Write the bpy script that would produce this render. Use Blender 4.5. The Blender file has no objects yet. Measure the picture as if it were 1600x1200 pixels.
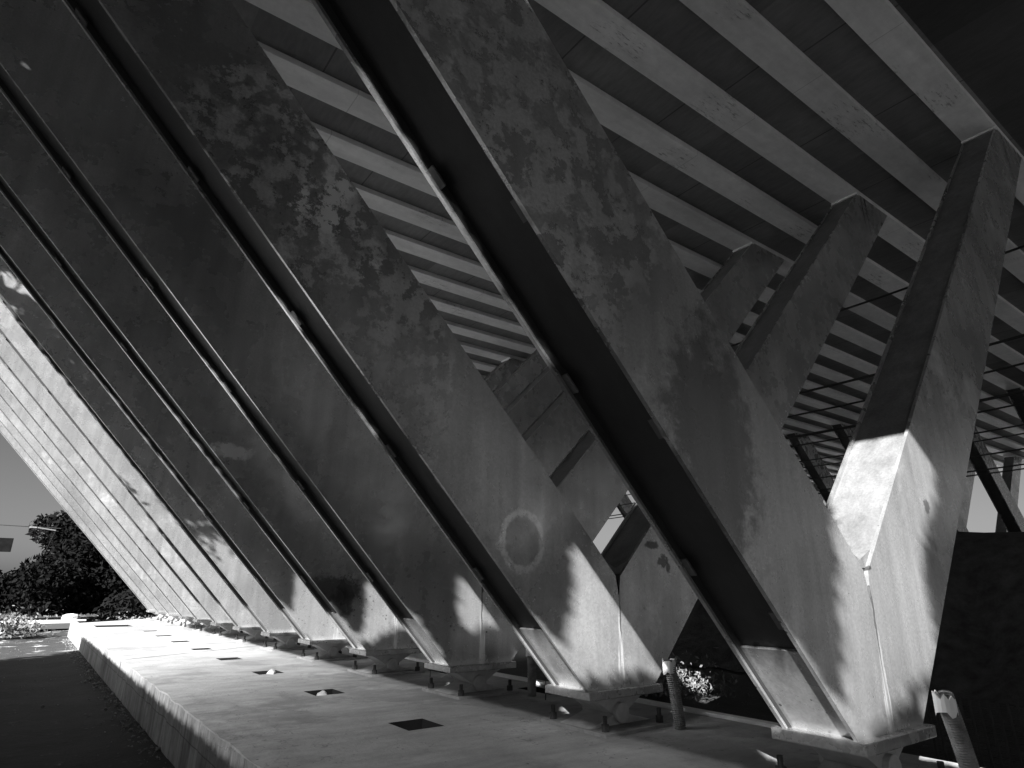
import bpy, bmesh, math, random
import numpy as np
from mathutils import Vector, Matrix
random.seed(11)
S = bpy.context.scene
C = S.collection

# ------------------------------------------------------------------ camera, sky, sun, exposure
F_PX, PAN, TILT, ROLL = 973.44, 0.6359, 0.3183, 0.0033
EYE = 1.84                                   # eye height above the ground
cam = bpy.data.cameras.new('camera'); cam_o = bpy.data.objects.new('camera', cam); C.objects.link(cam_o)
cam.sensor_width = 36; cam.lens = F_PX/1600*36; cam.clip_end = 2000; cam.clip_start = 0.05
sp, cp, st, ct = math.sin(PAN), math.cos(PAN), math.sin(TILT), math.cos(TILT)
fw = Vector((sp*ct, cp*ct, st)); rt = Vector((cp, -sp, 0)); up = rt.cross(fw)
r2 = math.cos(ROLL)*rt+math.sin(ROLL)*up; u2 = -math.sin(ROLL)*rt+math.cos(ROLL)*up
M4 = Matrix.Identity(4)
for i in range(3):
    M4[i][0] = r2[i]; M4[i][1] = u2[i]; M4[i][2] = -fw[i]
M4.translation = (0, 0, EYE)
cam_o.matrix_world = M4
S.camera = cam_o

T = Vector((1.7, 1.0, -1.2)).normalized()   # the way the sunlight travels
el = math.asin(-T.z); az = math.atan2(-T.x, -T.y)
w = bpy.data.worlds.new('World'); S.world = w; w.use_nodes = True
wn, wl = w.node_tree.nodes, w.node_tree.links
sky = wn.new('ShaderNodeTexSky'); sky.sky_type = 'NISHITA'; sky.sun_disc = False
sky.sun_elevation = el; sky.sun_rotation = az; sky.air_density = 1.0; sky.dust_density = 2.0
sep = wn.new('ShaderNodeSeparateColor'); wl.new(sky.outputs[0], sep.inputs[0])
wm = wn.new('ShaderNodeMath'); wm.operation = 'MULTIPLY'; wm.inputs[1].default_value = 0.44
wl.new(sep.outputs[0], wm.inputs[0])          # black-and-white film behind a red filter
bg = wn['Background']; wl.new(wm.outputs[0], bg.inputs[0]); bg.inputs[1].default_value = 0.05
sun = bpy.data.lights.new('sun', 'SUN'); sun.energy = 5.0; sun.angle = math.radians(0.32)
sun_o = bpy.data.objects.new('sun', sun); C.objects.link(sun_o)
sun_o.rotation_euler = T.to_track_quat('-Z', 'Y').to_euler(); sun_o.location = (0, -20, 40)
S.view_settings.view_transform = 'Standard'; S.view_settings.look = 'None'
S.view_settings.exposure = 1.95; S.view_settings.gamma = 1
S.render.engine = 'CYCLES'
S.cycles.max_bounces = 8; S.cycles.diffuse_bounces = 5

# ------------------------------------------------------------------ measures (metres; z of the ground is 0)
Y0, PITCH, DEP = 2.3309, 2.5537, 0.5364       # first pier front, pitch along the row, pier depth
CX, ZB = 5.009, EYE-0.9325                    # pier centre line, underside of the steel
ZR = EYE+8.257                                # underside of the deck ribs
ZF = EYE-1.3                                  # top of the footing
ROW2 = 41.45
NV = 13
DECK_L, DECK_R, DECK_N, DECK_E = -3.6, 53.0, -9.0, 35.2

# ------------------------------------------------------------------ node helpers
class NT:
    def __init__(s, name):
        s.m = bpy.data.materials.new(name); s.m.use_nodes = True
        s.n, s.l = s.m.node_tree.nodes, s.m.node_tree.links
        s.b = s.n['Principled BSDF']
        s.pos = s.n.new('ShaderNodeNewGeometry').outputs['Position']
        s.obj = s.n.new('ShaderNodeTexCoord').outputs['Object']
    def _in(s, sock, v):
        if isinstance(v, (int, float)): sock.default_value = v
        elif isinstance(v, (tuple, list, Vector)): sock.default_value = tuple(v)
        else: s.l.new(v, sock)
    def math(s, op, a, b=0.0, c=0.0, clamp=False):
        n = s.n.new('ShaderNodeMath'); n.operation = op; n.use_clamp = clamp
        s._in(n.inputs[0], a); s._in(n.inputs[1], b); s._in(n.inputs[2], c); return n.outputs[0]
    def vec(s, op, a, b=(0, 0, 0)):
        n = s.n.new('ShaderNodeVectorMath'); n.operation = op
        s._in(n.inputs[0], a); s._in(n.inputs[1], b)
        return n.outputs[1] if op in ('LENGTH', 'DISTANCE', 'DOT_PRODUCT') else n.outputs[0]
    def xyz(s, v):
        n = s.n.new('ShaderNodeSeparateXYZ'); s.l.new(v, n.inputs[0]); return n.outputs
    def noise(s, v, scale, detail=4, rough=.55, stretch=None, off=None):
        if stretch: v = s.vec('MULTIPLY', v, stretch)
        if off: v = s.vec('ADD', v, off)
        n = s.n.new('ShaderNodeTexNoise'); s.l.new(v, n.inputs['Vector'])
        n.inputs['Scale'].default_value = scale; n.inputs['Detail'].default_value = detail
        n.inputs['Roughness'].default_value = rough
        return n.outputs[0]
    def step(s, v, a, b):                      # smooth 0..1 between a and b
        n = s.n.new('ShaderNodeMapRange'); n.interpolation_type = 'SMOOTHSTEP'
        s._in(n.inputs[0], v); s._in(n.inputs[1], a); s._in(n.inputs[2], b); return n.outputs[0]
    def mix(s, f, a, b):                       # scalar mix
        n = s.n.new('ShaderNodeMix'); n.data_type = 'FLOAT'
        s._in(n.inputs[0], f); s._in(n.inputs[2], a); s._in(n.inputs[3], b); return n.outputs[0]
    def rng(s, v, a, b, lo=.3, hi=.7):
        n = s.n.new('ShaderNodeMapRange'); s._in(n.inputs[0], v)
        for i, q in enumerate((lo, hi, a, b)): n.inputs[i+1].default_value = q
        return n.outputs[0]
    def spots(s, v, scale, size, gate):        # sparse round spots, 1 inside
        n = s.n.new('ShaderNodeTexVoronoi'); s.l.new(v, n.inputs['Vector']); n.inputs['Scale'].default_value = scale
        c = s.n.new('ShaderNodeSeparateColor'); s.l.new(n.outputs['Color'], c.inputs[0])
        r = s.math('MULTIPLY', c.outputs[1], size)
        a = s.math('LESS_THAN', n.outputs['Distance'], r); g = s.math('LESS_THAN', c.outputs[0], gate)
        return s.math('MULTIPLY', a, g)
    def blob(s, centre, radii, nscale, amt=.6, soft=.25, off=None):    # ragged mark round a world point
        d = s.vec('SUBTRACT', s.pos, centre)
        d = s.vec('DIVIDE', d, radii); L = s.vec('LENGTH', d)
        nz = s.noise(s.pos, nscale, 5, .6, off=off)
        L = s.math('ADD', L, s.math('MULTIPLY', s.math('SUBTRACT', nz, .5), amt*2))
        return s.math('SUBTRACT', 1.0, s.step(L, 1-soft, 1+soft))
    def grey(s, v):
        n = s.n.new('ShaderNodeCombineColor')
        for i in range(3): s._in(n.inputs[i], v)
        return n.outputs[0]
    def done(s, base, rough=.6, metal=0.0, bump=None, dist=.01, spec=.5):
        if isinstance(base, (int, float)): s.b.inputs['Base Color'].default_value = (base, base, base, 1)
        else: s.l.new(s.grey(base), s.b.inputs['Base Color'])
        s._in(s.b.inputs['Roughness'], rough); s._in(s.b.inputs['Metallic'], metal)
        s.b.inputs['Specular IOR Level'].default_value = spec
        if bump is not None:
            n = s.n.new('ShaderNodeBump'); n.inputs['Distance'].default_value = dist; n.inputs['Strength'].default_value = 1
            s.l.new(bump, n.inputs['Height']); s.l.new(n.outputs[0], s.b.inputs['Normal'])
        return s.m

def steel_material():
    t = NT('weathered_steel'); p = t.pos
    big = t.noise(p, .55, 3, .5)
    v = t.rng(big, .34, .54)
    blot = t.noise(p, 1.5, 8, .68, off=(3, 1, 7))
    pale = t.step(blot, .48, .66)                                   # worn, chalky areas
    pale = t.math('MULTIPLY', pale, t.step(t.noise(p, .38, 2, .5, off=(2, 0, 5)), .46, .56)); v = t.mix(pale, v, t.math('MULTIPLY', v, 1.15))
    mott = t.noise(p, 9.0, 3, .6)                                   # hammered speckle
    v = t.math('MULTIPLY', v, t.mix(pale, 1.0, t.rng(mott, .72, 1.2)))
    fine = t.noise(p, 48, 3, .6); v = t.math('MULTIPLY', v, t.rng(fine, .82, 1.13))
    run = t.noise(p, 2.2, 4, .6, stretch=(3.5, 3.5, .35))           # rain runs
    v = t.math('MULTIPLY', v, t.rng(run, .8, 1.1))
    # spatter of mud low down
    x, y, z = t.xyz(t.obj)
    low = t.math('SUBTRACT', 1.0, t.step(z, .5, 2.2))
    sp_ = t.math('MULTIPLY', t.spots(p, 16, .22, .33), low); v = t.mix(t.math('MULTIPLY', sp_, .85), v, .04)
    # the run of lime and rust below the notch of every pier
    wob = t.math('MULTIPLY', t.math('SUBTRACT', t.noise(p, 4, 4, .6, stretch=(1, 1, .6)), .5), .09)
    ax = t.math('ABSOLUTE', t.math('ADD', x, wob))
    zb = t.math('MULTIPLY', t.math('LESS_THAN', z, 1.06), t.math('GREATER_THAN', z, 0.0))
    front = t.math('LESS_THAN', y, -.2)
    wid = t.mix(t.step(z, .0, 1.1), .055, .016)
    wht = t.math('MULTIPLY', t.math('SUBTRACT', 1.0, t.step(ax, t.math('MULTIPLY', wid, .7), wid)), t.math('MULTIPLY', zb, front))
    streak = t.noise(p, 34, 3, .6, stretch=(1, 1, .05))
    v = t.mix(t.math('MULTIPLY', wht, t.rng(streak, .1, 1, .42, .58)), v, .78)
    drk = t.math('MULTIPLY', t.math('LESS_THAN', t.math('ABSOLUTE', t.math('ADD', ax, -.004)), t.math('MULTIPLY', t.step(z, .25, 1.05), .014)), t.math('MULTIPLY', zb, front))
    v = t.mix(t.math('MULTIPLY', drk, .8), v, .05)
    edge = t.math('MULTIPLY', t.math('SUBTRACT', 1.0, t.step(z, .02, t.math('ADD', .03, t.math('MULTIPLY', t.noise(p, 7, 4, .6), .12)))), t.math('GREATER_THAN', z, 0.0))
    v = t.mix(t.math('MULTIPLY', edge, .55), v, .62)
    # marks that single piers carry
    y2 = Y0+PITCH
    ring_d = t.vec('LENGTH', t.vec('DIVIDE', t.vec('SUBTRACT', p, (3.74, y2, EYE+.44)), (.24, .3, .27)))
    ring_d = t.math('ADD', ring_d, t.math('MULTIPLY', t.math('SUBTRACT', t.noise(p, 14, 5, .7), .5), .32))
    ring = t.math('SUBTRACT', 1.0, t.step(t.math('ABSOLUTE', t.math('SUBTRACT', ring_d, 1.0)), .09, .18))
    v = t.mix(t.math('MULTIPLY', ring, t.rng(t.noise(p, 20, 5, .75), .1, .85, .40, .56)), v, .72)
    v = t.mix(t.math('MULTIPLY', t.math('SUBTRACT', 1.0, t.step(ring_d, .8, .95)), .35), v, .12)
    y7 = Y0+3*PITCH
    lacy = t.step(t.noise(p, 5.5, 7, .72, off=(4, 4, 1)), .47, .56)
    for c, r, gain in (((.95, y2, EYE+3.65), (.75, .2, .75), 1.75), ((1.55, y2, EYE+2.95), (.5, .2, .6), 1.7), ((2.35, y2, EYE+1.85), (.6, .2, 1.0), 1.5), ((1.6, Y0, EYE+3.2), (1.6, .2, 2.0), 1.3)):
        b = t.math('MULTIPLY', t.blob(c, r, 2.2, .7, .15), lacy); v = t.mix(b, v, t.math('MULTIPLY', v, gain)); pale = t.math('MAXIMUM', pale, b)
    v = t.mix(t.math('MULTIPLY', t.blob((3.3, Y0, EYE+.9), (.42, .2, .75), 6, 1.0), .7), v, .08)  # dirty streak, enlarged to put shade into the lower arm's colour
    for c, r, ns, am, tone in (((5.57, y2, EYE+.48), (.11, .2, .045), 16, .7, .02), ((5.74, y2, EYE+.31), (.08, .2, .07), 22, 1.3, .03), ((5.82, y2, EYE+.24), (.035, .2, .06), 26, .9, .02),
                               ((5.05, Y0, EYE+.16), (.05, .1, .02), 30, .9, .02), ((13.10, y2, EYE+7.85), (.035, .2, .42), 9, .5, .03), ((13.28, y2, EYE+7.95), (.03, .2, .5), 9, .5, .03), ((13.2, Y0, EYE+7.7), (.03, .2, .6), 9, .5, .04), ((6.9, Y0, EYE+2.9), (.12, .6, .25), 10, 1.0, .1), ((6.35, Y0, EYE+.72), (.05, .2, .06), 20, 1.2, .1),
                               ((3.85, y7, EYE-.02), (.5, .3, .2), 6, 1.25, .05), ((4.05, y7, EYE-.2), (.2, .3, .22), 9, 1.0, .04), ((2.08, y7, EYE+1.97), (.28, .3, .11), 9, 1.1, .85)):
        b = t.blob(c, r, ns, am); v = t.mix(t.math('MULTIPLY', b, .8), v, tone)
    ro = t.rng(t.noise(p, 2.5, 5, .6), .17, .36); ro = t.mix(pale, ro, .42)
    dent = t.noise(p, .9, 2, .4)
    h = t.math('ADD', t.math('MULTIPLY', fine, .02), t.math('ADD', t.math('MULTIPLY', dent, .15), t.math('MULTIPLY', t.math('MULTIPLY', mott, pale), .06)))
    return t.done(v, ro, .58, h, .022)

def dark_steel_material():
    t = NT('shaded_channel_steel')  # shade of the recessed channel put into a near-black colour
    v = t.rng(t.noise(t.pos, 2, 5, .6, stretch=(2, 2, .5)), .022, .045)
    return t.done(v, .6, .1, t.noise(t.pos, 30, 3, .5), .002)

def grout_material():
    t = NT('rough_infill'); p = t.pos
    n = t.noise(p, 44, 5, .75); b = t.noise(p, 1.6, 4, .6)
    v = t.math('MULTIPLY', t.rng(b, .13, .20), t.rng(n, .74, 1.18))
    st = t.noise(p, 9, 4, .6, stretch=(1, 1, .2)); v = t.math('MULTIPLY', v, t.rng(st, .75, 1.1))
    return t.done(v, .85, 0, n, .005)

def rib_material():
    t = NT('painted_rib'); p = t.pos
    v = t.rng(t.noise(p, .8, 5, .6, stretch=(.5, 1, 1)), .72, .85)
    v = t.math('MULTIPLY', v, t.rng(t.noise(p, 5, 5, .65), .88, 1.06))
    wn_ = t.n.new('ShaderNodeTexWhiteNoise'); wn_.noise_dimensions = '1D'
    t.l.new(t.math('FLOOR', t.math('MULTIPLY', t.math('SUBTRACT', t.xyz(p)[1], Y0-.2), 2/PITCH)), wn_.inputs['W'])
    v = t.math('MULTIPLY', v, t.rng(wn_.outputs[0], .86, 1.05, 0, 1))
    v = t.math('MULTIPLY', v, t.rng(t.noise(p, .9, 5, .65, stretch=(.6, 3, 1), off=(3, 3, 3)), .8, 1.04))
    sc = t.math('MULTIPLY', t.step(t.noise(p, .45, 2, .5, off=(9, 4, 2)), .60, .64), t.step(t.noise(p, 8, 6, .8, stretch=(.5, 2.6, 1)), .54, .62))
    v = t.mix(t.math('MULTIPLY', sc, .75), v, .14)
    x, y, z = t.xyz(p)
    seam = t.math('LESS_THAN', t.math('ABSOLUTE', t.math('SUBTRACT', t.math('FRACT', t.math('MULTIPLY', x, 1/6.1)), .5)), .0012)
    v = t.mix(t.math('MULTIPLY', seam, .4), v, .15)
    for c in ((5.9, 11.27, ZR), (5.2, 12.6, ZR), (5.9, 5.15, ZR), (8.4, 5.15, ZR), (8.9, 6.5, ZR)):
        b = t.math('MULTIPLY', t.blob(c, (.5, .26, .3), 3, .8), t.step(t.noise(p, 9, 6, .8, stretch=(.5, 2.6, 1)), .54, .62)); v = t.mix(t.math('MULTIPLY', b, .75), v, .12)
    return t.done(v, .55, 0, t.noise(p, 12, 5, .6), .004)

def soffit_material():
    t = NT('concrete_soffit'); p = t.pos; x, y, z = t.xyz(p)
    v = t.rng(t.noise(p, .7, 6, .62), .13, .21)
    cell = t.n.new('ShaderNodeTexWhiteNoise'); cell.noise_dimensions = '2D'
    cc = t.n.new('ShaderNodeCombineXYZ')
    yc = t.math('FLOOR', t.math('MULTIPLY', t.math('SUBTRACT', y, Y0), 2/PITCH))
    xs = t.math('ADD', t.math('MULTIPLY', x, 1/2.45), t.math('MULTIPLY', yc, .13))
    t.l.new(t.math('FLOOR', xs), cc.inputs[0]); t.l.new(yc, cc.inputs[1]); t.l.new(cc.outputs[0], cell.inputs[0])
    v = t.math('MULTIPLY', v, t.rng(cell.outputs[0], .78, 1.2, 0, 1))
    j = t.math('LESS_THAN', t.math('ABSOLUTE', t.math('SUBTRACT', t.math('FRACT', xs), .5)), .006)
    v = t.math('MULTIPLY', v, t.mix(t.step(y, Y0-.06, Y0-.05), .3, 1.0))          # much darker before the first rib
    v = t.mix(t.math('MULTIPLY', j, .75), v, .05)
    v = t.math('MULTIPLY', v, t.rng(t.noise(p, 4, 6, .7, stretch=(3, .6, 1)), .8, 1.12))
    return t.done(v, .8, 0, t.noise(p, 9, 6, .65), .006)

def concrete_material():
    t = NT('footing_concrete'); p = t.pos; x, y, z = t.xyz(p)
    v = t.rng(t.noise(p, .9, 7, .65), .33, .48)
    sweep = t.noise(p, 3.0, 6, .7, stretch=(.5, 1.6, 1)); v = t.math('MULTIPLY', v, t.rng(sweep, .72, 1.12))
    dirt = t.step(t.noise(p, .55, 6, .66, off=(5, 2, 0)), .50, .60); v = t.mix(t.math('MULTIPLY', dirt, .45), v, .12)
    wet = t.math('SUBTRACT', 1.0, t.step(t.math('ADD', t.math('ABSOLUTE', t.math('SUBTRACT', x, 4.9)), t.math('MULTIPLY', t.noise(p, 1.3, 6, .7, off=(7, 1, 1)), 1.5)), 1.05, 1.35)); v = t.mix(t.math('MULTIPLY', wet, .4), v, .13)
    sp_ = t.spots(p, 12, .16, .2); v = t.mix(t.math('MULTIPLY', sp_, .8), v, .05)
    cr = t.math('ABSOLUTE', t.math('SUBTRACT', t.noise(p, .35, 6, .6, off=(1, 8, 3)), .5))
    v = t.mix(t.math('MULTIPLY', t.math('SUBTRACT', 1.0, t.step(cr, .0004, .0022)), .4), v, .06)
    side = t.math('LESS_THAN', z, ZF-.02)
    run = t.noise(p, 5, 5, .65, stretch=(1, 1.4, .25))
    v = t.math('MULTIPLY', v, t.mix(side, 1.0, t.rng(run, .45, 1.15)))
    lift = t.math('LESS_THAN', t.math('ABSOLUTE', t.math('ADD', z, t.math('ADD', -.27, t.math('MULTIPLY', t.noise(p, 2, 4, .6), -.02)))), .006)
    v = t.mix(t.math('MULTIPLY', t.math('MULTIPLY', lift, side), .6), v, .05)
    vj = t.math('LESS_THAN', t.math('ABSOLUTE', t.math('SUBTRACT', t.math('FRACT', t.math('MULTIPLY', y, .42)), .5)), .004)
    v = t.mix(t.math('MULTIPLY', t.math('MULTIPLY', vj, side), .7), v, .05)
    h = t.math('ADD', t.noise(p, 2.2, 6, .6), t.math('MULTIPLY', t.noise(p, 22, 5, .7), .35))
    return t.done(v, .85, 0, h, .02)

def ground_material():
    t = NT('dry_earth'); p = t.pos; x, y, z = t.xyz(p)
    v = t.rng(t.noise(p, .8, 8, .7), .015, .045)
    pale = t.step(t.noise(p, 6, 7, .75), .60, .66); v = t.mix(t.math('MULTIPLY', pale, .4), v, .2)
    far = t.step(t.math('ADD', t.math('MAXIMUM', y, t.math('MINIMUM', t.math('MULTIPLY', x, -11.0), t.math('MULTIPLY', y, 3.2))), t.math('MULTIPLY', t.noise(p, .35, 5, .6), 7)), 27, 31)  # pale tone added away from the shaded near ground, to bounce sun upward
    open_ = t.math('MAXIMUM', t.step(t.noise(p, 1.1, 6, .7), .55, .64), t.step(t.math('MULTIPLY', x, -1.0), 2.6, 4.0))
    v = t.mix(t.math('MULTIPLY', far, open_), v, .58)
    v = t.mix(t.math('MULTIPLY', t.step(x, 6.8, 7.6), t.step(y, 14.5, 18)), v, .55)  # pale tone added under the far deck to brighten its ribs
    h = t.math('ADD', t.noise(p, 1.5, 7, .65), t.math('MULTIPLY', t.noise(p, 14, 5, .7), .4))
    return t.done(v, .95, 0, h, .08)

def plain(name, lo, hi, scale=6, rough=.7, metal=0, bump=.004, detail=5, spec=.5):
    t = NT(name); n = t.noise(t.pos, scale, detail, .65)
    return t.done(t.rng(n, lo, hi), rough, metal, n, bump, spec)

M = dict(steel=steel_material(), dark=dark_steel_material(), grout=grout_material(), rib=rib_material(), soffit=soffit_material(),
         concrete=concrete_material(), ground=ground_material(),
         bearing=plain('painted_casting', .34, .5, 9, .5, .15), bolt=plain('rusty_bolt', .03, .07, 20, .7, .3),
         plate=plain('base_plate_steel', .2, .36, 7, .6, .1), white=plain('white_paint', .72, .86, 8, .6),
         pipe=plain('corrugated_plastic', .08, .28, 9, .6), cable=plain('black_cable', .015, .03, 5, .6),
         earth=plain('dark_bank_earth', .015, .07, 3, .95, 0, .08, 8), bark=plain('bark', .05, .1, 6, .9, 0, .02),
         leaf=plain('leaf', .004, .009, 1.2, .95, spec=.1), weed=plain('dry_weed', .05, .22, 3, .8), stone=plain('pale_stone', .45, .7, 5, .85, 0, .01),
         asphalt=plain('asphalt', .04, .06, 4, .9), tarp=plain('white_sheet', .6, .75, 4, .7), net=plain('plastic_net', .02, .035, 5, .7),
         board=plain('dark_board', .006, .012, 3, .95, spec=.05), post=plain('grey_metal', .2, .3, 6, .5, .2), lime=plain('sealant', .6, .8, 8, .7),
         rubble=plain('mixed_rubble', .03, .32, 2.5, .9, 0, .01),
         clip=plain('clip_steel', .09, .16, 8, .6, .2), pit=plain('pit_darkness', .008, .02, 5, .95))  # pit: darkness of the openings put into the face colour

# ------------------------------------------------------------------ mesh helpers
def obj(name, bm, mat, parent=None, smooth=False):
    me = bpy.data.meshes.new(name); bm.normal_update(); bm.to_mesh(me); bm.free()
    me.materials.append(mat)
    if smooth:
        for f in me.polygons: f.use_smooth = True
    o = bpy.data.objects.new(name, me); C.objects.link(o)
    if parent: o.parent = parent
    return o
def tag(o, label=None, cat=None, group=None, kind=None):
    if label: o['label'] = label
    if cat: o['category'] = cat
    if group: o['group'] = group
    if kind: o['kind'] = kind
    return o
def empty(name, loc, rz=0):
    o = bpy.data.objects.new(name, None); C.objects.link(o); o.location = loc; o.rotation_euler = (0, 0, rz)
    o.empty_display_size = .2; return o
def copy_tree(o, parent=None):
    c = o.copy(); C.objects.link(c)
    if parent: c.parent = parent
    for ch in list(o.children): copy_tree(ch, c)
    return c
def box(bm, x0, x1, y0, y1, z0, z1, mtx=None, bev=0):
    vs = [bm.verts.new((x, y, z)) for x in (x0, x1) for y in (y0, y1) for z in (z0, z1)]
    if mtx:
        for v in vs: v.co = mtx @ v.co
    fs = [bm.faces.new([vs[i] for i in q]) for q in ((0, 1, 3, 2), (4, 6, 7, 5), (0, 4, 5, 1), (2, 3, 7, 6), (0, 2, 6, 4), (1, 5, 7, 3))]
    if bev:
        es = list({e for f in fs for e in f.edges})
        bmesh.ops.bevel(bm, geom=es, offset=bev, segments=2, profile=.5, affect='EDGES')
    return vs
def prism(bm, pts, y0, y1):                     # polygon in x-z, extruded along y
    a = [bm.verts.new((x, y0, z)) for x, z in pts]; b = [bm.verts.new((x, y1, z)) for x, z in pts]
    bm.faces.new(a); bm.faces.new(b[::-1]); n = len(pts)
    for i in range(n): bm.faces.new((a[i], b[i], b[(i+1) % n], a[(i+1) % n]))
    bmesh.ops.recalc_face_normals(bm, faces=bm.faces)
def tube(bm, pts, rad, n=8, cap=True):
    rings = []; pts = [Vector(q) for q in pts]
    if not hasattr(rad, '__len__'): rad = [rad]*len(pts)
    for i, q in enumerate(pts):
        d = (pts[min(i+1, len(pts)-1)]-pts[max(i-1, 0)]).normalized()
        a = d.orthogonal().normalized() if i == 0 else (rings_a - d*rings_a.dot(d)).normalized()
        rings_a = a; b = d.cross(a)
        rings.append([bm.verts.new(q+(a*math.cos(t)+b*math.sin(t))*rad[i]) for t in [2*math.pi*k/n for k in range(n)]])
    for r, s_ in zip(rings, rings[1:]):
        for k in range(n): bm.faces.new((r[k], r[(k+1) % n], s_[(k+1) % n], s_[k]))
    if cap: bm.faces.new(rings[0][::-1]); bm.faces.new(rings[-1])
def bar(bm, a, b, wx, wy):                      # rectangular bar from a to b
    a, b = Vector(a), Vector(b); d = b-a; q = d.to_track_quat('Z', 'Y').to_matrix().to_4x4()
    box(bm, -wx/2, wx/2, -wy/2, wy/2, 0, d.length, Matrix.Translation(a) @ q)

# ------------------------------------------------------------------ ground, footing, bank, road
bm = bmesh.new(); g = 700
NX = [-g, -120, -40, -20, -12] + [-8+.8*i for i in range(31)] + [20, 30, 60, 130, g]
NYy = [-g, -120, -40, -16] + [-10+1.0*i for i in range(61)] + [60, 90, 150, g]
vs = [[bm.verts.new((x, y, -.05-.08*random.random() if abs(x) < 60 and abs(y) < 60 and not (1.2 < x < 6.8) else -.05)) for x in NX] for y in NYy]
for r, s_ in zip(vs, vs[1:]):
    for k in range(len(NX)-1): bm.faces.new((r[k], r[k+1], s_[k+1], s_[k]))
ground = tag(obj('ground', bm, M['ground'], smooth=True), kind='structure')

def footing(name, xs, ys, holes, top, bot, far=None):
    """a slab whose top has real rectangular pits"""
    bm = bmesh.new(); depth = .7
    def hole(i, j):
        xc, yc = (xs[i]+xs[i+1])/2, (ys[j]+ys[j+1])/2
        return any(h[0] < xc < h[1] and h[2] < yc < h[3] for h in holes)
    V = {}
    def v(x, y, z):
        k = (round(x, 4), round(y, 4), round(z, 4))
        if k not in V: V[k] = bm.verts.new((x, y, z))
        return V[k]
    def q(*p): bm.faces.new([v(*a) for a in p])
    nx, ny = len(xs)-1, len(ys)-1
    for i in range(nx):
        for j in range(ny):
            a, b, c, d = xs[i], xs[i+1], ys[j], ys[j+1]
            z = top-depth if hole(i, j) else top
            q((a, c, z), (b, c, z), (b, d, z), (a, d, z))
            if hole(i, j):
                for (e, f_), (m, n) in (((i-1, j), ((a, c), (a, d))), ((i+1, j), ((b, c), (b, d))), ((i, j-1), ((a, c), (b, c))), ((i, j+1), ((a, d), (b, d)))):
                    if not hole(e, f_): q((*m, top), (*n, top), (*n, z), (*m, z))
    for j in range(ny):
        for x in (xs[0], xs[-1]): q((x, ys[j], bot), (x, ys[j+1], bot), (x, ys[j+1], top), (x, ys[j], top))
    for i in range(nx):
        for y in (ys[0], ys[-1]): q((xs[i], y, bot), (xs[i+1], y, bot), (xs[i+1], y, top), (xs[i], y, top))
    bmesh.ops.recalc_face_normals(bm, faces=bm.faces); bm.faces.index_update()
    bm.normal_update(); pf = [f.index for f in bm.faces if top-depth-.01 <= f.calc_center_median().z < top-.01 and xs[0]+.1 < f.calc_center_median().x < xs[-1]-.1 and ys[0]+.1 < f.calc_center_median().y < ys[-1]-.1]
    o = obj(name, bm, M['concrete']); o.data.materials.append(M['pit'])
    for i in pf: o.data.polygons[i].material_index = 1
    return o
holes = []
for i in range(-1, 8): holes.append((3.22, 3.62, 6.02+2.535*i, 6.48+2.535*i))
holes.append((2.2, 3.3, 27.2, 28.6))
for k in range(2, 7): holes.append((5.72, 6.02, 6.9+PITCH*(k-2), 7.6+PITCH*(k-2)))
xs = sorted({1.69, 1.9, 2.2, 2.7, 3.22, 3.3, 3.62, 4.2, 5.0, 5.72, 6.02, 6.2})
ys = sorted({-5.0, -2., 0., 2., 33.5} | {y for h in holes for y in h[2:]} | set(range(29, 33)) | {-4.6+.37*i for i in range(103)})
foot = footing('footing', xs, ys, holes, ZF, -.3)
# chipped arris and slight sag of the free edge
for v in foot.data.vertices:
    if v.co.x < 1.7 and v.co.z > .3: v.co.x += random.uniform(0, .022)*random.random()*2; v.co.z -= random.uniform(0, .02)*random.random()
    if v.co.y > 33 and v.co.x < 4.2: v.co.y -= (4.3-v.co.x)*.9
tag(foot, 'long pale concrete footing with a row of square pits, carrying the near row of piers', 'footing')
bm = bmesh.new(); box(bm, 6.205, 6.32, 3.3, 33.4, -.2, ZF+.035, bev=.006)
strip = tag(obj('edge_strip', bm, M['white']), 'white strip running along the far side of the concrete footing', 'kerb')

bm = bmesh.new()
prof = [(14.5, -.1), (16.2, .8), (17.6, 2.1), (18.6, 3.05), (20, 3.3), (24, 3.35), (34, 3.2), (60, 3.2)]
ny = 60; rows = []
for j in range(ny+1):
    y = -26+j*(15.8+26)/ny
    f = 1-max(0, (y-13.2)/2.6)**2
    rows.append([bm.verts.new((x+(random.uniform(-.25, .25) if i < 5 else 0), y, (z*f if z > 0 else z)+random.uniform(-.1, .1))) for i, (x, z) in enumerate(prof)])
for a, b in zip(rows, rows[1:]):
    for k in range(len(prof)-1): bm.faces.new((a[k], a[k+1], b[k+1], b[k]))
bank = tag(obj('embankment', bm, M['earth'], smooth=True), kind='structure')
bm = bmesh.new(); box(bm, ROW2-1.6, ROW2+1.6, 5, 36, -.2, ZB-.1)
tag(obj('plinth', bm, M['concrete']), 'long low concrete plinth under the far row of piers', 'plinth')
bm = bmesh.new()
a = [bm.verts.new(q) for q in ((-80, 41, .03), (1.6, 37.5, .03), (40, 37.5, .03), (40, 43.5, .03), (1.6, 43.5, .03), (-80, 47, .03))]; bm.faces.new(a)
tag(obj('road', bm, M['asphalt']), kind='structure')
bm = bmesh.new()
for x0, x1, ya, yb in ((-80, 3, 47.2, 44.2),):
    bar(bm, (x0, ya, .06), (x1, yb, .06), .18, .2)
tag(obj('kerb_line', bm, M['white']), 'pale kerb along the far side of the road by the dark tree', 'kerb')

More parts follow.
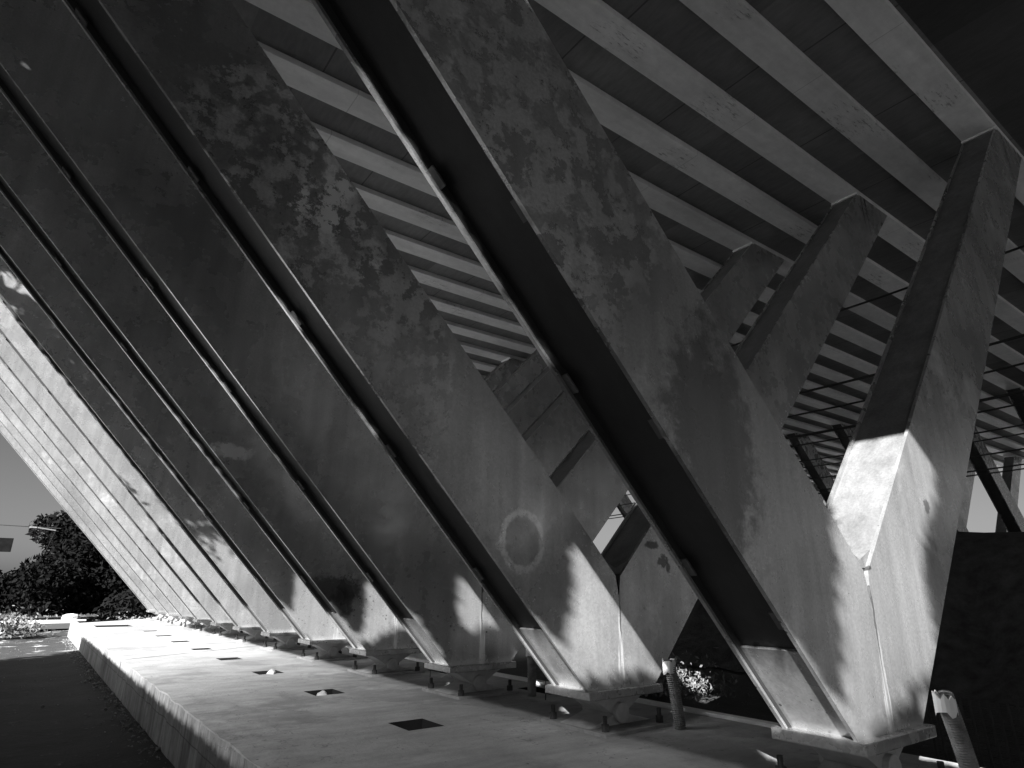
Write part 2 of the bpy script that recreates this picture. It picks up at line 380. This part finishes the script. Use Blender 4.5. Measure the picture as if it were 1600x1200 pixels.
# ------------------------------------------------------------------ piers
HT = ZR-ZB                                     # height from base plate to the ribs
SL, SR = 0.9317, 0.974                         # lean of the arms
HW = 0.484; NZ = 1.034
def pier_outline(topl):
    return [(-HW, 0), (-HW-SL*topl, topl), (-HW-SL*topl+1.45, topl), (-.035, NZ+.037), (-.004, NZ-.15), (.004, NZ-.15), (.035, NZ+.036), (7.949, HT-.004), (9.39, HT-.004), (HW, 0)]
TOPL = HT-.004
def web(bm, a, b, inset, th=.02, ya=-DEP/2+.03, yb=DEP/2-.03, side=1):
    """plate between the two faces, along the edge a-b, set in by inset"""
    a, b = Vector((a[0], 0, a[1])), Vector((b[0], 0, b[1])); d = (b-a).normalized(); a = a-d*(.08 if a.z < .01 else 0); n = Vector((d.z, 0, -d.x))*side
    p = [a+n*inset, b+n*inset, b+n*(inset+th), a+n*(inset+th)]
    prism(bm, [(q.x, q.z) for q in p], ya, yb)
def make_pier():
    root = empty('bridge_pier', (CX, Y0+DEP/2, ZB))
    out = pier_outline(TOPL)
    for nm, ya, yb in (('front_plate', -DEP/2, -DEP/2+.03), ('back_plate', DEP/2-.03, DEP/2)):
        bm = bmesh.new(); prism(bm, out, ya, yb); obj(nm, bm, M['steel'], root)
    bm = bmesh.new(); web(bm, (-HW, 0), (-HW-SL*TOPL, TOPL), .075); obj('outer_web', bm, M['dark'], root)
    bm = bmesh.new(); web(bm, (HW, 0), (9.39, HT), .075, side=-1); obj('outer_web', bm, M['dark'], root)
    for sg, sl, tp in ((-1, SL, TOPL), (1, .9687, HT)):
        bm = bmesh.new(); web(bm, (sg*HW, 0), (sg*(HW+sl*tp), tp), .022, .053, DEP/2-.036, DEP/2-.0305, side=-sg); obj('lip_shade_strip', bm, M['dark'], root)  # dark strip standing in for shade on the back lip
        bm = bmesh.new(); web(bm, (sg*HW, 0), (sg*(HW+sl*.52), .52), .05, side=-sg); obj('lit_foot_plate', bm, M['steel'], root)  # light steel added where the channel foot catches light
    bm = bmesh.new(); web(bm, (.03, NZ+.03), (7.949, HT), .03, side=1); o = obj('inner_web', bm, M['grout'], root)
    bm = bmesh.new(); web(bm, (-.03, NZ+.03), (-HW-SL*TOPL+1.45, TOPL), .03, side=-1); obj('inner_web', bm, M['grout'], root)
    bm = bmesh.new(); prism(bm, [(-.075, NZ+.06), (.075, NZ+.06), (.20, NZ+.19), (.185, NZ+.2), (0, NZ+.12), (-.185, NZ+.2), (-.2, NZ+.19)], -DEP/2+.03, DEP/2-.03)
    obj('notch_plug', bm, M['grout'], root)
    bm = bmesh.new(); box(bm, -.09, .09, -DEP/2+.0315, -DEP/2+.06, NZ-.3, NZ+.055); obj('slot_shade_strip', bm, M['dark'], root)  # dark block standing in for the shade inside the notch slot
    bm = bmesh.new(); box(bm, -.525, .525, -.335, .335, -.078, 0, bev=.008); obj('base_plate', bm, M['steel'], root)
    bm = bmesh.new(); box(bm, 7.90, 7.98, -DEP/2-.012, DEP/2+.012, HT-.045, HT-.003); obj('seal_bead', bm, M['lime'], root)
    # clips on the two lips of the outer channel
    dl = Vector((-SL, 0, 1)).normalized(); nl = Vector((1, 0, SL)).normalized()
    for s_ in (-1, 1):
        u = 1.0 if s_ < 0 else 1.45
        while u < TOPL*1.36:
            q = Vector((-HW, 0, 0))+dl*u
            bm = bmesh.new()
            mt = Matrix.Translation(q+nl*.02) @ Matrix(((dl.x, 0, nl.x, 0), (0, 1, 0, 0), (dl.z, 0, nl.z, 0), (0, 0, 0, 1)))
            y = s_*(DEP/2-.03); box(bm, -.07, .07, min(y, y-s_*.055), max(y, y-s_*.055), 0, .012, mt)
            obj('clip', bm, M['clip'], root); u += 1.5
    return root
ordw = ['nearest', 'second', 'third', 'fourth', 'fifth', 'sixth', 'seventh', 'eighth', 'ninth', 'tenth', 'eleventh', 'twelfth', 'farthest']
plab = ['nearest V-shaped steel pier with sunlit foot and black channel along its left arm',
        'second V-shaped steel pier, pale ring stain low on its left arm',
        'third V-shaped steel pier from the camera, white lime run below its notch',
        'fourth V-shaped steel pier from the camera, sooty patch above its foot']
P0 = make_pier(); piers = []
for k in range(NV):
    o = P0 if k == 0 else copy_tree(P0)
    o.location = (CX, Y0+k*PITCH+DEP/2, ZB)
    lab = plab[k] if k < 4 else ('farthest V-shaped steel pier at the end of the near row, against the sky' if k == NV-1 else
          'V-shaped steel pier in the bright near row, %s from the camera' % ordw[k])
    tag(o, lab, 'pier', 'V piers of the near row'); piers.append(o)
for i, k in enumerate(range(2, NV)):
    o = copy_tree(P0); o.location = (ROW2, Y0+k*PITCH+DEP/2, ZB)
    tag(o, 'V-shaped steel pier of the row across the bridge, %s from the right there' % (['first'] + ordw[1:])[i], 'pier', 'V piers of the far row')

# ------------------------------------------------------------------ bearings
def make_bearing():
    root = empty('pivot_bearing', (CX, Y0+DEP/2, ZF)); H = ZB-.078-ZF      # 0.2675
    def curve(w0, z0, w1, z1, bow, n=5):
        return [(w0+(w1-w0)*t**bow, z0+(z1-z0)*t) for t in [i/n for i in range(n+1)]]
    c = curve(.40, H, .10, .13, .8)
    bm = bmesh.new(); prism(bm, [(x, z) for x, z in c]+[(-x, z) for x, z in c[::-1]], -.2, .2); obj('upper_block', bm, M['bearing'], root)
    c = curve(.10, .128, .44, .03, 1.5)
    bm = bmesh.new(); prism(bm, [(x, z) for x, z in c]+[(-x, z) for x, z in c[::-1]], -.21, .21); obj('lower_block', bm, M['bearing'], root)
    bm = bmesh.new(); tube(bm, [(0, -.25, .135), (0, -.245, .135), (0, .245, .135), (0, .25, .135)], [.088, .094, .094, .088], 28); obj('pin', bm, M['bearing'], root)
    bm = bmesh.new(); box(bm, -.47, .47, -.47, .47, -.02, .03, bev=.006); obj('bed_plate', bm, M['plate'], root)
    for x in (-.38, .38):
        for y in (-.38, .38):
            bm = bmesh.new(); tube(bm, [(x, y, .03), (x, y, .16)], .022, 10)
            b = obj('anchor_bolt', bm, M['bolt'], root)
            bm = bmesh.new(); tube(bm, [(x, y, .03), (x, y, .09)], .04, 6); obj('nut', bm, M['bolt'], b)
    return root
B0 = make_bearing()
for k in range(NV):
    o = B0 if k == 0 else copy_tree(B0)
    o.location = (CX, Y0+k*PITCH+DEP/2, ZF)
    tag(o, 'pin bearing on four bolts under the %s V-shaped pier of the near row' % ordw[k], 'bearing', 'pin bearings on the footing')

# ------------------------------------------------------------------ deck
root = empty('bridge_deck', (20, 18, ZR)); tag(root, 'bridge deck overhead with pale cross ribs under a dark concrete soffit', 'bridge deck')
def at_root(o): o.location = -root.location
bm = bmesh.new(); box(bm, DECK_L, DECK_R, DECK_N, DECK_E, ZR+.12, ZR+1.6); o = obj('soffit', bm, M['soffit'], root); at_root(o)
for j in range(0, 27):
    y = Y0+j*PITCH/2
    bm = bmesh.new(); box(bm, -4.12 if j % 2 == 0 else DECK_L-.05, DECK_R, y, y+DEP, ZR+.002, ZR+.117, bev=.006); o = obj('rib', bm, M['rib'], root); at_root(o)

# ------------------------------------------------------------------ cables under the deck
for i, (z, x, r) in enumerate(((7.62, 17, .03), (5.55, 17, .034), (4.92, 17, .026), (4.30, 17, .036), (4.05, 17.05, .02), (3.57, 17, .018), (3.40, 17.1, .016), (3.05, 17, .018), (2.72, 17, .018), (2.64, 17.1, .016))):
    bm = bmesh.new(); n = 20
    tube(bm, [(x, 1+35*t/n, EYE+z-.12*math.sin(math.pi*t/n*3 % math.pi)) for t in range(n+1)], r, 6)
    tag(obj('cable', bm, M['cable'], smooth=True), '%s dark cable from the top, strung level beneath the deck behind the piers' % (['topmost']+ordw[1:9]+['lowest'])[i] if 0 < i < 9 else
        ('topmost' if i == 0 else 'lowest')+' dark cable strung level beneath the deck behind the piers', 'cable', 'cables beneath the deck')
bm = bmesh.new(); tube(bm, [(17, 9.2, EYE+4.3), (17, 9.15, EYE+2.6)], .012, 5)
tag(obj('hanger_wire', bm, M['cable']), 'thin upright wire hanging from the dark cables', 'wire')

# ------------------------------------------------------------------ small things on the footing
def conduit(base, top, label, r=.06):
    base, top = Vector(base), Vector(top); root = empty('conduit', base); L = (top-base)
    bm = bmesh.new(); n = int(L.length/.009); pts, rad = [], []
    for i in range(n+1):
        t = i/n; pts.append(L*t+Vector((math.sin(t*2.4)*.02, 0, 0))); rad.append(r*(1.0 if i % 2 else .88))
    tube(bm, pts, rad, 14, cap=False); obj('sleeve', bm, M['pipe'], root)
    bm = bmesh.new(); tp = pts[-1]
    n2 = 16; r0 = [bm.verts.new(tp+Vector((math.cos(a)*(r+.006), math.sin(a)*(r+.006), -.10-random.uniform(0, .05)))) for a in [6.2832*k/n2 for k in range(n2)]]
    r1 = [bm.verts.new(tp+Vector((math.cos(a)*(r+.004), math.sin(a)*(r+.004), random.uniform(-.035, .02)))) for a in [6.2832*k/n2 for k in range(n2)]]
    r3 = [bm.verts.new(v.co*.0+tp+(v.co-tp)*.86) for v in r1]
    r4 = [bm.verts.new(tp+(v.co-tp)*.86) for v in r0]
    for A, B in ((r0, r1), (r1, r3), (r3, r4)):
        for k in range(n2): bm.faces.new((A[k], A[(k+1) % n2], B[(k+1) % n2], B[k]))
    obj('torn_wrapping', bm, M['white'], root)
    tag(root, label, 'conduit', 'conduits standing by the piers')
conduit((5.34, 2.0, ZF), (5.08, 2.0, EYE-.66), 'corrugated conduit with torn white end, beside the foot of the nearest pier')
conduit((5.43, 4.55, ZF), (5.40, 4.62, ZF+.62), 'dark stained corrugated conduit to the right of the second pier foot')
conduit((5.46, 6.95, ZF), (5.45, 6.97, ZF+.60), 'upright corrugated conduit with pale top between the second and third pier feet')
for i, (x, y) in enumerate(((5.42, 6.62), (5.3, 9.3))):
    bm = bmesh.new(); tube(bm, [(x, y, ZF), (x+.01, y, ZF+.55)], .008, 6)
    tag(obj('steel_rod', bm, M['bolt']), ['thin dark rod beside the upright conduit between second and third piers', 'thin dark rod standing between the third and fourth pier feet'][i], 'rod', 'rods in the footing')
def lump(name, loc, size, mat, label, cat, seed, group=None):
    random.seed(seed); bm = bmesh.new(); bmesh.ops.create_icosphere(bm, subdivisions=2, radius=1)
    for v in bm.verts: v.co = Vector([v.co[i]*size[i]*random.uniform(.75, 1.1) for i in range(3)])
    o = obj(name, bm, mat); o.location = loc; return tag(o, label, cat, group)
lump('stone', (3.33, 8.62, ZF-.01), (.07, .09, .06), M['stone'], 'pale stone lying in the second square pit from the camera', 'stone', 4, 'pale stones in the pits')
lump('stone', (3.42, 11.13, ZF+.0), (.07, .1, .07), M['stone'], 'pale stone lying in the third square pit from the camera', 'stone', 5, 'pale stones in the pits')

# ------------------------------------------------------------------ foliage
def leaf_quad(bm, c, s):
    a = Vector((random.gauss(0, 1), random.gauss(0, 1), random.gauss(0, 1))).normalized(); b = a.orthogonal().normalized()
    b = Matrix.Rotation(random.uniform(0, 6.28), 3, a) @ b; d = a.cross(b)
    l, wd = s*random.uniform(.8, 1.3), s*random.uniform(.35, .6)
    bm.faces.new([bm.verts.new(c+b*l*.5), bm.verts.new(c+d*wd*.5), bm.verts.new(c-b*l*.5), bm.verts.new(c-d*wd*.5)])
def in_poly(x, z, poly):
    r = np.zeros(np.shape(x), bool); n = len(poly)
    for i in range(n):
        (x1, z1), (x2, z2) = poly[i], poly[i-1]
        if z1 == z2: continue
        r ^= ((z1 > z) != (z2 > z)) & (x < (x2-x1)*(z-z1)/(z2-z1)+x1)
    return r
OUT = pier_outline(TOPL)
GAPS = {0: [(4.46, -.92), (4.46, -.71), (4.6, -.12), (4.67, .5), (4.8, 1.1), (5.6, 1.28), (6.3, 1.32), (6.66, 1.17), (6.61, .92), (6.2, .55), (6.06, .38), (5.95, .12), (6.02, -.43), (5.75, -.6), (5.45, -.55), (5.2, -.72), (4.8, -.82)],
        1: [(4.28, -.78), (4.36, -.17), (4.40, .30), (4.6, .5), (5.0, .66), (6.0, .9), (6.2, .5), (5.9, .2), (6.1, -.1), (6.0, -.5), (5.6, -.72), (5.0, -.78)],
        2: [(4.7, -.5), (4.6, 0), (4.9, .4), (5.3, .3), (5.3, -.4)],
        3: [(4.46, -.8), (4.44, -.1), (4.6, .15), (5.0, .5), (5.6, .4), (5.5, -.6), (5.0, -.55)],
        4: [(4.15, -.95), (4.15, .1), (4.3, .35), (5.8, 1.2), (5.6, -.95)]}
ZLIM = {5: .9, 6: 1.7, 7: 2.9, 8: 4.6}
def sunlit(x0, y0, z0):
    """how open the crowns are to the sunbeam through these points (0 shut, 1 open): what does the beam reach?"""
    res = np.full(x0.shape, -1.0)
    for k in range(NV):
        y = Y0+k*PITCH; t = (y-y0)/T.y; x, z = x0+T.x*t, z0+T.z*t
        ze = z-EYE; hit = in_poly(x-CX, z-ZB, OUT)
        val = np.zeros(x0.shape)
        if k in GAPS: val = in_poly(x, ze, GAPS[k])*1.0
        else: val = np.clip((ZLIM.get(k, 99)-ze)/.8+.5, 0, 1)
        res = np.where((res < 0) & hit, val, res)
        sd = np.zeros(x0.shape, bool); sz = np.zeros(x0.shape)
        for dy in (.53, .40, .27, .12):
            q = in_poly(x+T.x/T.y*dy-CX, z+T.z/T.y*dy-ZB, OUT); sd |= q; sz = np.where(q, ze+T.z/T.y*dy, sz)
        vs_ = (sz < -.45)*1.0 if k < 8 else np.clip((ZLIM.get(k, 99)-sz)/.8+.5, 0, 1)
        if k in GAPS: vs_ = np.where(x > CX-.2, (sz < 1.28)*1.0, vs_)      # the inner face of the right arm
        res = np.where((res < 0) & sd, vs_, res)
    t = (ZF-z0)/T.z; x, y = x0+T.x*t, y0+T.y*t
    f = np.where(y > -3, 1.0, 0.0); f = np.where(x > 4.7, 0, f); f = np.where(x > 6.1, 1, f)
    res = np.where((res < 0) & (x > 1.5) & (x < 6.4), f, res)
    t = -z0/T.z; x, y = x0+T.x*t, y0+T.y*t
    gr = np.where((y < 27) & (x > -3), 0, np.clip((y-10)/8, 0, 1))
    gr = np.where(x > 6.3, np.where((x > 8.8) & (x < 11.5) & (y > 7.4) & (y < 11), 1, 0), gr)
    return np.where(res < 0, gr, res)
XP, GY0, GZ0, GS = -6.6, -14.0, 0.0, .05
gy, gz = np.meshgrid(GY0+GS*np.arange(740), GZ0+GS*np.arange(440), indexing='ij')
GATE = sunlit(np.full(gy.shape, XP), gy, gz)
def dilate(g, r):
    o = g.copy()
    for a in range(-r, r+1):
        for b in range(-r, r+1):
            if a*a+b*b <= r*r+1: o = np.maximum(o, np.roll(np.roll(g, a, 0), b, 1))
    return o
GATE_BIG, GATE_SMALL, GATE_NEAR = dilate(GATE, 4), dilate(GATE, 1), dilate(GATE, 10)
def look(g, P):
    t = (XP-P[:, 0])/T.x; y = P[:, 1]+t*T.y; z = P[:, 2]+t*T.z
    i = np.clip(((y-GY0)/GS).round().astype(int), 0, g.shape[0]-1); j = np.clip(((z-GZ0)/GS).round().astype(int), 0, g.shape[1]-1)
    return g[i, j]
RNG = np.random.default_rng(7)
def leaves(P, size):
    """one small pointed quad per point, at random angles"""
    n = len(P); a = RNG.normal(size=(n, 3)); a /= np.linalg.norm(a, axis=1)[:, None]
    b = np.cross(a, RNG.normal(size=(n, 3))); b /= np.linalg.norm(b, axis=1)[:, None]; d = np.cross(a, b)
    l = size*RNG.uniform(.7, 1.5, n)[:, None]; w_ = size*RNG.uniform(.35, .65, n)[:, None]
    return np.stack([P+b*l*.5, P+d*w_*.5, P-b*l*.5, P-d*w_*.5], 1).reshape(-1, 3)
def crown_points(blobs, n):
    B = np.array(blobs); vol = B[:, 3]*B[:, 4]*B[:, 5]; idx = RNG.choice(len(B), n, p=vol/vol.sum())
    d = RNG.normal(size=(n, 3)); d /= np.linalg.norm(d, axis=1)[:, None]; d *= (RNG.random(n)**.42)[:, None]
    P = B[idx, :3]+d*B[idx, 3:]; return P[P[:, 2] > .3]
def mesh_of(name, V, mat, parent):
    me = bpy.data.meshes.new(name); n = len(V)//4
    me.from_pydata(V.tolist(), [], np.arange(n*4).reshape(-1, 4).tolist()); me.materials.append(mat)
    o = bpy.data.objects.new(name, me); C.objects.link(o); o.parent = parent; return o
def tree(loc, trunk_h, blobs, n, size, label, group, gate=None, rad=.22, trunk_lean=0, name='tree'):
    root = empty(name, loc); L = Vector(loc)
    bm = bmesh.new(); top = 5.6 if gate else max(b[2]+b[5]*.4 for b in blobs)
    tube(bm, [(0, 0, -.3), (.05, 0, trunk_h*.5), (trunk_lean*.5, .1, trunk_h), (trunk_lean, 0, top)], [rad*1.3, rad, rad*.8, rad*.15], 9)
    for b in [q for q in blobs if not gate or q[2] < 5.4][:8]:
        s0 = Vector((trunk_lean*.4, .05, trunk_h*random.uniform(.7, 1.0)))
        c = Vector(b[:3]); tube(bm, [s0, s0.lerp(c, .5)+Vector((0, 0, .3)), c], [rad*.5, rad*.3, rad*.1], 6)
    obj('trunk', bm, M['bark'], root, True)
    L3 = np.array(loc); P = crown_points(blobs, n)
    if gate:
        P = P[RNG.random(len(P)) >= np.where(look(GATE_BIG, P+L3) > 0, 1, 0)]
        Q = crown_points(blobs, n*7); q = Q+L3; gq = look(GATE_SMALL, q)
        Q = Q[(look(GATE_NEAR, q) > 0) & (gq <= 0)]
        R = crown_points(blobs, n*6); gr_ = look(GATE, R+L3)
        R = R[(gr_ > 0) & (gr_ < 1) & (RNG.random(len(R)) < np.clip(-np.log(np.clip(gr_, 1e-4, 1))/6.0, 0, 1))]
        V = np.concatenate([leaves(P, size), leaves(Q, size*.4), leaves(R, size*.4)])
    else: V = leaves(P, size)
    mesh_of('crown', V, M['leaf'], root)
    return tag(root, label, 'tree', group)
random.seed(5)
# unseen trees left of the viewer, crown gaps cut to shape the sun
for i in range(7):
    cy = -10+i*4.2; bl = []
    for r in range(7 if i < 5 else 3):
        for c in (-1.3, 1.3):
            bl.append((random.uniform(-.4, .4), c+random.uniform(-.3, .3), 3.0+r*2.1, 1.8, 2.3, 2.2))
    tree((-6.6+random.uniform(-.3, .3), cy+1.6, 0), 4.0, bl, 26000 if i < 5 else 10000, .36, 'unseen tall tree left of the viewer, crown cut to shape the sun, %s along' % (['first']+ordw[1:])[i], 'unseen trees shaping the sun', gate=True, name='tree')
# unseen net added to grade sun on the footing, densest at near end
t = NT('added_shade_net'); x_, y_, z_ = t.xyz(t.pos)
open_ = t.math('POWER', t.step(t.math('ADD', y_, t.math('MULTIPLY', t.math('SUBTRACT', t.noise(t.pos, .5, 3, .6), .5), 2.0)), -3.0, 12.8), 2.4)
open_ = t.math('ADD', .055, t.math('MULTIPLY', open_, .85))
tr = t.n.new('ShaderNodeBsdfTransparent'); mx = t.n.new('ShaderNodeMixShader')
t.done(.02, .9); t.l.new(open_, mx.inputs[0]); t.l.new(t.b.outputs[0], mx.inputs[1]); t.l.new(tr.outputs[0], mx.inputs[2])
t.l.new(mx.outputs[0], t.n['Material Output'].inputs[0])
root = empty('added_shade_net', (-4.6, 0, 0)); tag(root, 'unseen shade net added left of the viewer to dim the near footing', 'net')
bm = bmesh.new(); ny_ = 48
for i in range(ny_+1):
    y = -9+20*i/ny_; a = bm.verts.new((.05*math.sin(y*1.3), y, 3.6)); b = bm.verts.new((.04*math.cos(y), y, 7.28))
    if i: bm.faces.new((pa, a, b, pb))
    pa, pb = a, b
obj('netting', bm, t.m, root, True)
for y in (-9, 11):
    bm = bmesh.new(); tube(bm, [(-.12, y, -.2), (-.12, y, 7.4)], .035, 8); obj('post', bm, M['post'], root)  # unseen post of the added shade net
# the dark tree beyond the end of the bridge
bl = []
for i in range(44):
    a = random.uniform(0, 6.28); r = random.uniform(0, 5.6)**1.0; z = random.uniform(.6, 7.6)
    k = math.sqrt(max(.05, 1-(max(0, z-1.5)/7.0)**2)); bl.append((r*k*math.cos(a), r*k*math.sin(a), z*.80, 1.7, 1.7, 1.15))
tree((4.2, 50, 0), 2.5, bl, 42000, .34, 'big dark rounded tree standing alone beyond the end of the bridge', None)
bl = [(x, 0, random.uniform(.9, 2.2), 1.3, 1.0, 1.2) for x in [-9+.9*i for i in range(13)]]
o = tree((-1.5, 51, 0), .8, bl, 15000, .3, 'low dark hedge to the left of the big dark tree', None, rad=.1, name='hedge'); o['category'] = 'hedge'

random.seed(33)
bm = bmesh.new()
for i in range(1100):
    y = random.uniform(4, 31); x = 1.68-abs(random.gauss(0, .13))-.02 if i % 6 else random.uniform(-2.2, 1.6)
    r = random.uniform(.005, .016)*(2.2 if random.random() < .12 else 1); q = bmesh.ops.create_icosphere(bm, subdivisions=1, radius=r)['verts']
    for v in q: v.co = Vector((x+v.co.x*random.uniform(.6, 1.5), y+v.co.y*random.uniform(.6, 1.6), -.03+v.co.z*random.uniform(.5, 1.1)))
tag(obj('gravel', bm, M['rubble']), kind='stuff', label='loose gravel and rubble along the foot of the concrete footing')
random.seed(21)
def shrub(name, loc, r, n, size, mat, label, cat):
    bm = bmesh.new(); L = Vector((0, 0, 0))
    for i in range(n):
        d = Vector((random.gauss(0, .5)*r[0], random.gauss(0, .5)*r[1], abs(random.gauss(0, .5))*r[2]+.02)); leaf_quad(bm, d, size*random.uniform(.5, 1.4))
    for i in range(n//30):
        a = random.uniform(0, 6.28); bar(bm, (0, 0, -.1), (math.cos(a)*r[0]*random.random(), math.sin(a)*r[1]*random.random(), r[2]*random.uniform(.2, 1)), .012, .012)
    o = obj(name, bm, mat); o.location = loc; return tag(o, label, cat)
shrub('shrub', (10.0, 8.9, 0), (.8, 1.2, .45), 2600, .085, M['weed'], 'low sunlit shrub in the dark gap between the two nearest piers', 'shrub')
shrub('brush_pile', (-.3, 33.5, 0), (1.1, 1.6, .7), 1400, .16, M['weed'], 'heap of sunlit dry brush on the ground left of the footing end', 'brush pile')
shrub('weed_clump', (4.0, 36.2, 0), (1.1, .8, .5), 700, .13, M['weed'], 'pale clump of weeds at the far end of the footing', 'weeds')
lump('stone', (2.3, 45.2, .2), (.5, .3, .3), M['tarp'], 'white sheet lying in front of the big dark tree', 'stone', 8)  # a white sheet, shaped as a lump

# ------------------------------------------------------------------ left background
root = empty('signboard', (-1.75, 46, 0)); bm = bmesh.new(); box(bm, -.62, .62, -.08, .08, 3.75, 4.5, bev=.02); obj('board', bm, M['board'], root)
bm = bmesh.new(); tube(bm, [(0, 0, -.1), (0, 0, 3.75)], .09, 8); obj('post', bm, M['board'], root)
tag(root, 'dark signboard on a post above the low hedge', 'sign')
root = empty('street_lamp', (-.2, 47, 0)); bm = bmesh.new(); tube(bm, [(0, 0, -.1), (.5, 0, 3), (.95, 0, 5.1)], [.06, .05, .035], 8); obj('pole', bm, M['board'], root)
bm = bmesh.new(); tube(bm, [(.95, 0, 5.1), (.0, 0, 5.22)], .03, 6); obj('arm', bm, M['post'], root)
bm = bmesh.new(); box(bm, -.35, .02, -.06, .06, 5.18, 5.26, bev=.02); obj('lamp_head', bm, M['post'], root)
tag(root, 'thin leaning street lamp in front of the dark tree', 'street lamp')
bm = bmesh.new(); tube(bm, [(-40, 48, 6.4), (-20, 48, 5.6), (-2, 48, 5.35), (1, 48, 5.3)], .025, 5)
tag(obj('overhead_wire', bm, M['cable']), 'thin overhead wire crossing the sky at the left', 'wire')

# ------------------------------------------------------------------ plastic mesh fence on the right
bm = bmesh.new(); ys_ = [.6+.085*i for i in range(33)]; zs_ = [.12+.055*i for i in range(13)]; X = 8.0
def fx(y, z): return X+.06*math.sin(y*2.1)+.04*math.sin(z*5)
for z in zs_:
    for a, b in zip(ys_, ys_[1:]): bar(bm, (fx(a, z), a, z-.02*math.sin(a)), (fx(b, z), b, z-.02*math.sin(b)), .022, .006)
for y in ys_: bar(bm, (fx(y, 0), y, -.05), (fx(y, .95), y, .80), .022, .006)
tag(obj('mesh_fence', bm, M['net']), 'dark plastic mesh fence with oval openings behind the torn conduit', 'fence')
